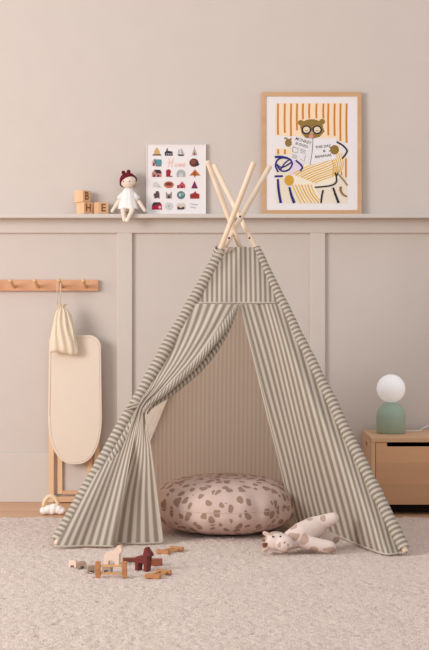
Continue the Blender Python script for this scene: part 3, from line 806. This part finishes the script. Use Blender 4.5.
# body and arms cloth
A.poly((244, 234, 214), [(313, 150), (338, 141), (345, 158), (340, 178), (328, 186), (292, 187), (287, 175), (300, 168)])
A.poly((244, 234, 214), [(291, 184), (314, 184), (325, 203.2), (301, 203.2)])
A.poly((228, 214, 230), [(290, 158), (305, 163), (300, 172), (290, 176)])
MU2 = (232, 190, 110)
for k in range(9):
    t = k/8
    A.line(MU if k % 2 else MU2, [(293+t*22, 174+t*9), (305+t*18, 167.5+t*12), (320+t*11, 162+t*15), (335+t*3, 155+t*19)], 1.4, .9)
for k in range(6):
    A.line(MU2 if k % 2 else MU, [(330+k*2.3, 157-k*.9), (334+k*1.9, 164), (333+k*1.5, 176-k*.8)], 1.0)
for k in range(7):
    A.line(MU if k % 2 else MU2, [(292.5+k*3.1, 184.5), (297+k*3.0, 194), (301.5+k*3.5, 203)], 1.3)
# newspaper
A.poly(PAP, [(296.4, 135.2), (313.2, 139.5), (310.6, 165), (290.6, 158.5)])
A.poly((238, 234, 236), [(313.4, 139.8), (337.5, 137.5), (336.5, 158.5), (310.8, 165)])
A.line(BK, [(313.3, 137.5), (312.8, 150), (310.6, 164.5)], .5)
A.text(BK, 'MONKEY', 303.6, 140.6, 4.2, -.30, .1, .04, .95)
A.text(BK, 'BUSINESS', 302.0, 144.8, 3.6, -.30, .1, .03, .86)
for p in ([(293.5, 146.6), (298.6, 148.2), (297.6, 152.8), (292.8, 151.4), (293.5, 146.6)],): A.line(BK, p, .45, smooth=False)
for k in range(3): A.line(GR, [(300.5-k*.2, 148.6+k*1.6), (306-k*.2, 150.4+k*1.5)], .5, smooth=False)
for k in range(4): A.line(GR, [(292.6-k*.2, 154+k*1.1), (297.6, 155.4+k*1.1)], .35, smooth=False)
A.line(BK, [(300.5, 159), (304.5, 161), (305.8, 155)], .4, smooth=False)
A.text(BK, 'THIS DAY', 323.4, 146.3, 3.7, .12, .05, .06, .98)
A.text(BK, 'IS', 324.6, 150.9, 3.2, .1, 0, .12)
A.text(BK, 'BANANAS', 323.6, 155.8, 3.8, .13, .05, .06, .95)
A.ell(OL, 335, 149.5, 4.4, 4.8); A.line(OL, [(331.5, 147), (329.8, 147.4)], 1.2, smooth=False); A.line(OL, [(331.5, 150), (329.4, 151)], 1.2, smooth=False)
A.ell(OL, 288.6, 142.5, 3.3, 4.0); A.line(OL, [(287.5, 140), (286.5, 137.6), (284.4, 138.2)], 1.2); A.line(OL, [(290.5, 140), (291.4, 137.6)], 1.3, smooth=False)
A.ell((214, 160, 58), 289.4, 180.2, 4.7, 5.3)
# blue chair
A.line(BL, [(275, 156.8), (281, 156.6), (288, 158)], 2.3)
A.line(BL, [(278.5, 172), (275.8, 166), (277.5, 160), (283, 157.6), (290, 159), (292.4, 164), (289, 169.5), (283, 171), (279, 168), (277.5, 164)], 1.6)
A.line(BL, [(277, 165), (283, 167), (292, 162)], 1.4); A.line(BL, [(281, 169), (285, 163), (290, 159)], 1.3)
A.line(BL, [(296, 160), (301, 164.5), (302.6, 167.5), (300.5, 170.8)], 1.7)
A.line(BL, [(274.7, 176.2), (283, 176)], 1.9, smooth=False)
A.line(BL, [(278, 179), (278.8, 190), (281, 203)], 2.0, 2.6); A.line(BL, [(289.5, 187), (291.5, 195), (294.5, 203)], 1.9, 2.9)
# black chair and tail
A.line(BK, [(337, 141.5), (343, 145), (347.4, 150), (346, 154), (342.6, 158.6)], 1.6)
A.line(BK, [(315, 187.2), (323, 186.6), (332, 185.2), (336.6, 182), (336.6, 176), (335.4, 172.4)], 1.5); A.line(BK, [(338.6, 172), (336.6, 177)], 1.1, smooth=False)
A.line(BK, [(323.4, 190), (322, 197), (321.4, 203)], 1.7); A.line(BK, [(333.4, 187.5), (336, 195), (339, 203)], 1.8, 2.4)
A.line((150, 124, 84), [(338.6, 174), (344, 180), (347.8, 185.5)], 1.4); A.line((140, 110, 66), [(341, 186.5), (341.2, 191), (344, 195), (347.6, 196.4)], 2.4, 1.4)
A.done('artwork', e, (0, iy, 0))

# small alphabet-of-homes print
M_wf = plain('white_frame', (232, 224, 218), .5, 0)
e, A, iy = picture('nursery_print', 'white nursery print with rows of small pictures and a coral title', 145.8, 206, 143.2, 214.2, .9, .012, M_wf, .012)
c1, c2, c3, c4 = 156.6, 168.6, 180.8, 194.4; r1, r2, r3, r4, r5, r6 = 151.6, 162.2, 173, 184.6, 194.8, 206
DK = (58, 52, 56); RD = (160, 36, 56); TL = (92, 150, 160); BR_ = (112, 52, 44); GY = (176, 178, 176); OC = (196, 110, 50); PKK = (226, 170, 176); TA = (212, 170, 110)
A.poly(TA, [(c1-3.2, r1+2.4), (c1-2.6, r1-1), (c1-.8, r1-4.2), (c1+.8, r1-4.2), (c1+2.6, r1-1), (c1+3.2, r1+2.4)]); A.poly(DK, [(c1-4.3, r1+2.2), (c1+4.3, r1+2.2), (c1+4.3, r1+3.4), (c1-4.3, r1+3.4)])
A.poly(DK, [(c2-4, r1+3.6), (c2-4.2, r1), (c2-2.6, r1-1), (c2-2, r1-4), (c2-1.2, r1-4), (c2-1, r1-1.4), (c2+1, r1+.5), (c2+1.4, r1-1), (c2+3.6, r1-.6), (c2+4, r1+3.6)])
for k in (-2, 0, 2): A.line(PAP, [(c2+k, r1+1.2), (c2+k, r1+2.4)], .7, smooth=False)
A.line(GY, [(c3-3, r1+2), (c3-2, r1-3), (c3-2, r1+2)], .5); A.poly(GY, [(c3, r1-4.5), (c3, r1+1.6), (c3+3.4, r1+1.6)]); A.poly((206, 204, 202), [(c3-.5, r1-3.8), (c3-.5, r1+1.6), (c3-3, r1+1.6)]); A.poly(DK, [(c3-3.6, r1+2.2), (c3+3.6, r1+2.2), (c3+2.4, r1+3.8), (c3-2.4, r1+3.8)])
A.poly((188, 166, 160), [(c4, r1-4.4), (c4+3, r1+3.2), (c4-3, r1+3.2)]); A.poly((120, 60, 60), [(c4, r1-.5), (c4+1, r1+3.2), (c4-1, r1+3.2)]); A.line(DK, [(c4-.6, r1-5.4), (c4+.4, r1-3.4)], .35, smooth=False)
A.poly(PKK, [(c1-5, r2+3), (c1-5, r2-1), (c1-3.4, r2-3), (c1-1, r2-1), (c1-1, r2+3.4)]); A.poly(TL, [(c1-3.4, r2-3.6), (c1+4.6, r2-3.2), (c1+5, r2+1), (c1+4.4, r2+3), (c1-.8, r2+3.2), (c1-1, r2-1)]); A.poly(DK, [(c1-3.8, r2+3.2), (c1-3.8, r2), (c1-2.2, r2), (c1-2.2, r2+3.2)]); A.line(RD, [(c1-1, r2+3.4), (c1+4.4, r2+3.4)], .7, smooth=False)
SC = (238, 172, 158)
A.line(SC, [(168.6, 158), (169.4, 162), (167.6, 166.6)], .6); A.line(SC, [(173.4, 157.2), (172, 162), (171.4, 166.8)], .6); A.line(SC, [(166.8, 162.6), (170, 161.8), (174, 162)], .5)
A.line(SC, [(175.8, 163), (174.6, 165), (176, 166.4), (177.4, 164.8), (176.2, 163)], .5)
A.line(SC, [(178.4, 166.4), (179.2, 163.2), (179.8, 164), (179.8, 166.2), (181, 163.4), (181.6, 164.2), (181.6, 166.2)], .5)
A.line(SC, [(183, 165), (184.8, 164.2), (184, 163), (182.8, 164.6), (183.6, 166.4), (185.4, 165.6)], .5)
A.ell(BR_, c4-.6, r2, 4.6, 4.3); A.poly(DK, [(c4+1.4, r2-1), (c4+5.2, r2+1.4), (c4+3.4, r2+3.2), (c4, r2+3.6)]); A.ell((134, 76, 66), c4-1.2, r2-.8, 2.4, 2.2)
A.poly((196, 128, 122), [(c1-5, r3+3.6), (c1-5, r3-.6), (c1-2.8, r3-3.2), (c1-.6, r3-.4), (c1+4.6, r3-.4), (c1+4.6, r3+3.6)]); A.poly(DK, [(c1-3, r3-3.8), (c1+3.4, r3-3.6), (c1+5, r3-.2), (c1-.2, r3)]); A.poly(DK, [(c1-3.6, r3+3.6), (c1-3.6, r3+1), (c1-2, r3+1), (c1-2, r3+3.6)]); A.poly(DK, [(c1+.6, r3+3.6), (c1+.6, r3+1.2), (c1+2.2, r3+1.2), (c1+2.2, r3+3.6)])
A.ell(RD, c2-.4, r3-1.6, 2.5, 2.6); A.poly(RD, [(c2-2.6, r3-2), (c2+1.4, r3-1), (c2+1.6, r3+3.4), (c2-2.8, r3+3.4)]); A.poly((80, 90, 84), [(c2+1, r3+3.6), (c2+1.4, r3+2.2), (c2+4.4, r3+3.6)])
A.ell(GY, c3, r3+.4, 4.5, 4.2, 0, PI); A.poly(GY, [(c3-4.5, r3+.3), (c3+4.5, r3+.3), (c3+4.3, r3+3.5), (c3-4.3, r3+3.5)]); A.ell((206, 204, 208), c3, r3+2, 1.9, 2.4, 0, PI); A.poly((206, 204, 208), [(c3-1.9, r3+1.9), (c3+1.9, r3+1.9), (c3+1.9, r3+3.5), (c3-1.9, r3+3.5)])
A.poly(OC, [(c4+.4, r3-4), (c4+6, r3+2.2), (c4-5, r3+2.2)]); A.poly((150, 78, 44), [(c4+.4, r3-4), (c4+1.6, r3+2.2), (c4-1.4, r3+2.2)]); A.poly(OC, [(c4-.4, r3+2.2), (c4+1.2, r3+2.2), (c4+.6, r3+4), (c4-.2, r3+4)])
A.poly((206, 204, 198), [(c1-4, r4+2.2), (c1-3.4, r4-2), (c1, r4-3.4), (c1+2.4, r4), (c1+3, r4+2.2)]); A.poly(GY, [(c1+1, r4+2.4), (c1+2.4, r4+.8), (c1+4.6, r4+2.4)])
A.ell((186, 108, 84), c2, r4-.2, 5, 3.4); A.ell((120, 56, 44), c2, r4-.8, 3.4, 1.7)
A.poly((196, 80, 96), [(c3-4, r4+3.2), (c3-4, r4+.2), (c3-1, r4-.4), (c3+1, r4-3.6), (c3+4.2, r4), (c3+4.2, r4+3.2)]); A.poly(DK, [(c3+.3, r4+3.2), (c3+.3, r4+.6), (c3+1.8, r4+.6), (c3+1.8, r4+3.2)]); A.poly(DK, [(c3-3.8, r4+3.2), (c3-3.8, r4+1.2), (c3-2.4, r4+1.2), (c3-2.4, r4+3.2)])
A.poly((132, 40, 92), [(c4, r4-4.2), (c4+3, r4+2.6), (c4-3, r4+2.6)]); A.line(DK, [(c4-3, r4+3), (c4+3, r4+3)], .9, smooth=False)
A.poly((96, 72, 70), [(c1-2.2, r5+3.6), (c1-1.4, r5), (c1-3.4, r5-1.4), (c1-1.4, r5-1.8), (c1-1, r5-4), (c1+1.6, r5-4), (c1+2.6, r5-1), (c1+2.6, r5+3.6), (c1+.8, r5+2.6)])
A.poly((140, 124, 116), [(c2-2.6, r5+3.4), (c2-2.8, r5-3.6), (c2-1.4, r5-1), (c2+1.2, r5-1), (c2+2.8, r5-3.8), (c2+2.8, r5+3.4)]); A.poly(DK, [(c2-1, r5+3.4), (c2-1, r5+.6), (c2+1, r5+.6), (c2+1, r5+3.4)])
A.ell((84, 118, 128), c3, r5, 4.0, 4.0); A.poly((196, 206, 202), [(c3-2, r5-2), (c3, r5-1.4), (c3-.4, r5+2), (c3-2, r5+1)]); A.ell((140, 160, 150), c3+1.6, r5-1, 1.4, 1.8)
A.poly((160, 52, 44), [(c4-4.4, r5+3.6), (c4-4.4, r5-1), (c4-1, r5-2), (c4+.8, r5-4), (c4+2, r5-2), (c4+4.8, r5-1), (c4+4.8, r5+3.6)]); A.line((110, 30, 30), [(c4-4.4, r5+1), (c4+4.8, r5+1)], .5, smooth=False)
A.poly((170, 20, 60), [(c1-5, r6+3.4), (c1-4.8, r6-1.6), (c1-3, r6-3.8), (c1+3.4, r6-3.8), (c1+4.8, r6-1.6), (c1+5, r6+3.4)]); A.poly(DK, [(c1-4.9, r6), (c1-4, r6-3), (c1-2.6, r6-4), (c1+3, r6-4), (c1+4, r6-3), (c1, r6-1.2)]); A.ell(PKK, c1+3, r6+1, 1.4, 1.4)
A.ell((206, 206, 206), c2, r6, 4.2, 3.6); A.ell(GY, c2, r6, 1.4, 1.3)
A.poly((214, 196, 186), [(c3-4.4, r6+2.6), (c3-4.4, r6-1.6), (c3-2, r6-3), (c3+3, r6-3), (c3+4.4, r6-1), (c3+4.4, r6+2.6)]); A.poly(DK, [(c3-3.4, r6+3.4), (c3-3.4, r6+.4), (c3-1.6, r6+.4), (c3-.8, r6+2.4), (c3+.4, r6+3.6), (c3+1.6, r6+.8), (c3+3.4, r6+.6), (c3+3.4, r6+3)])
for yy, n_ in ((203.6, 4), (206.8, 3)):
    A.line(GY, [(190+i*.7, yy+(.6 if i % 2 else -.6)+.1*i) for i in range(n_*3)], .3)
A.done('artwork', e, (0, iy, 0))
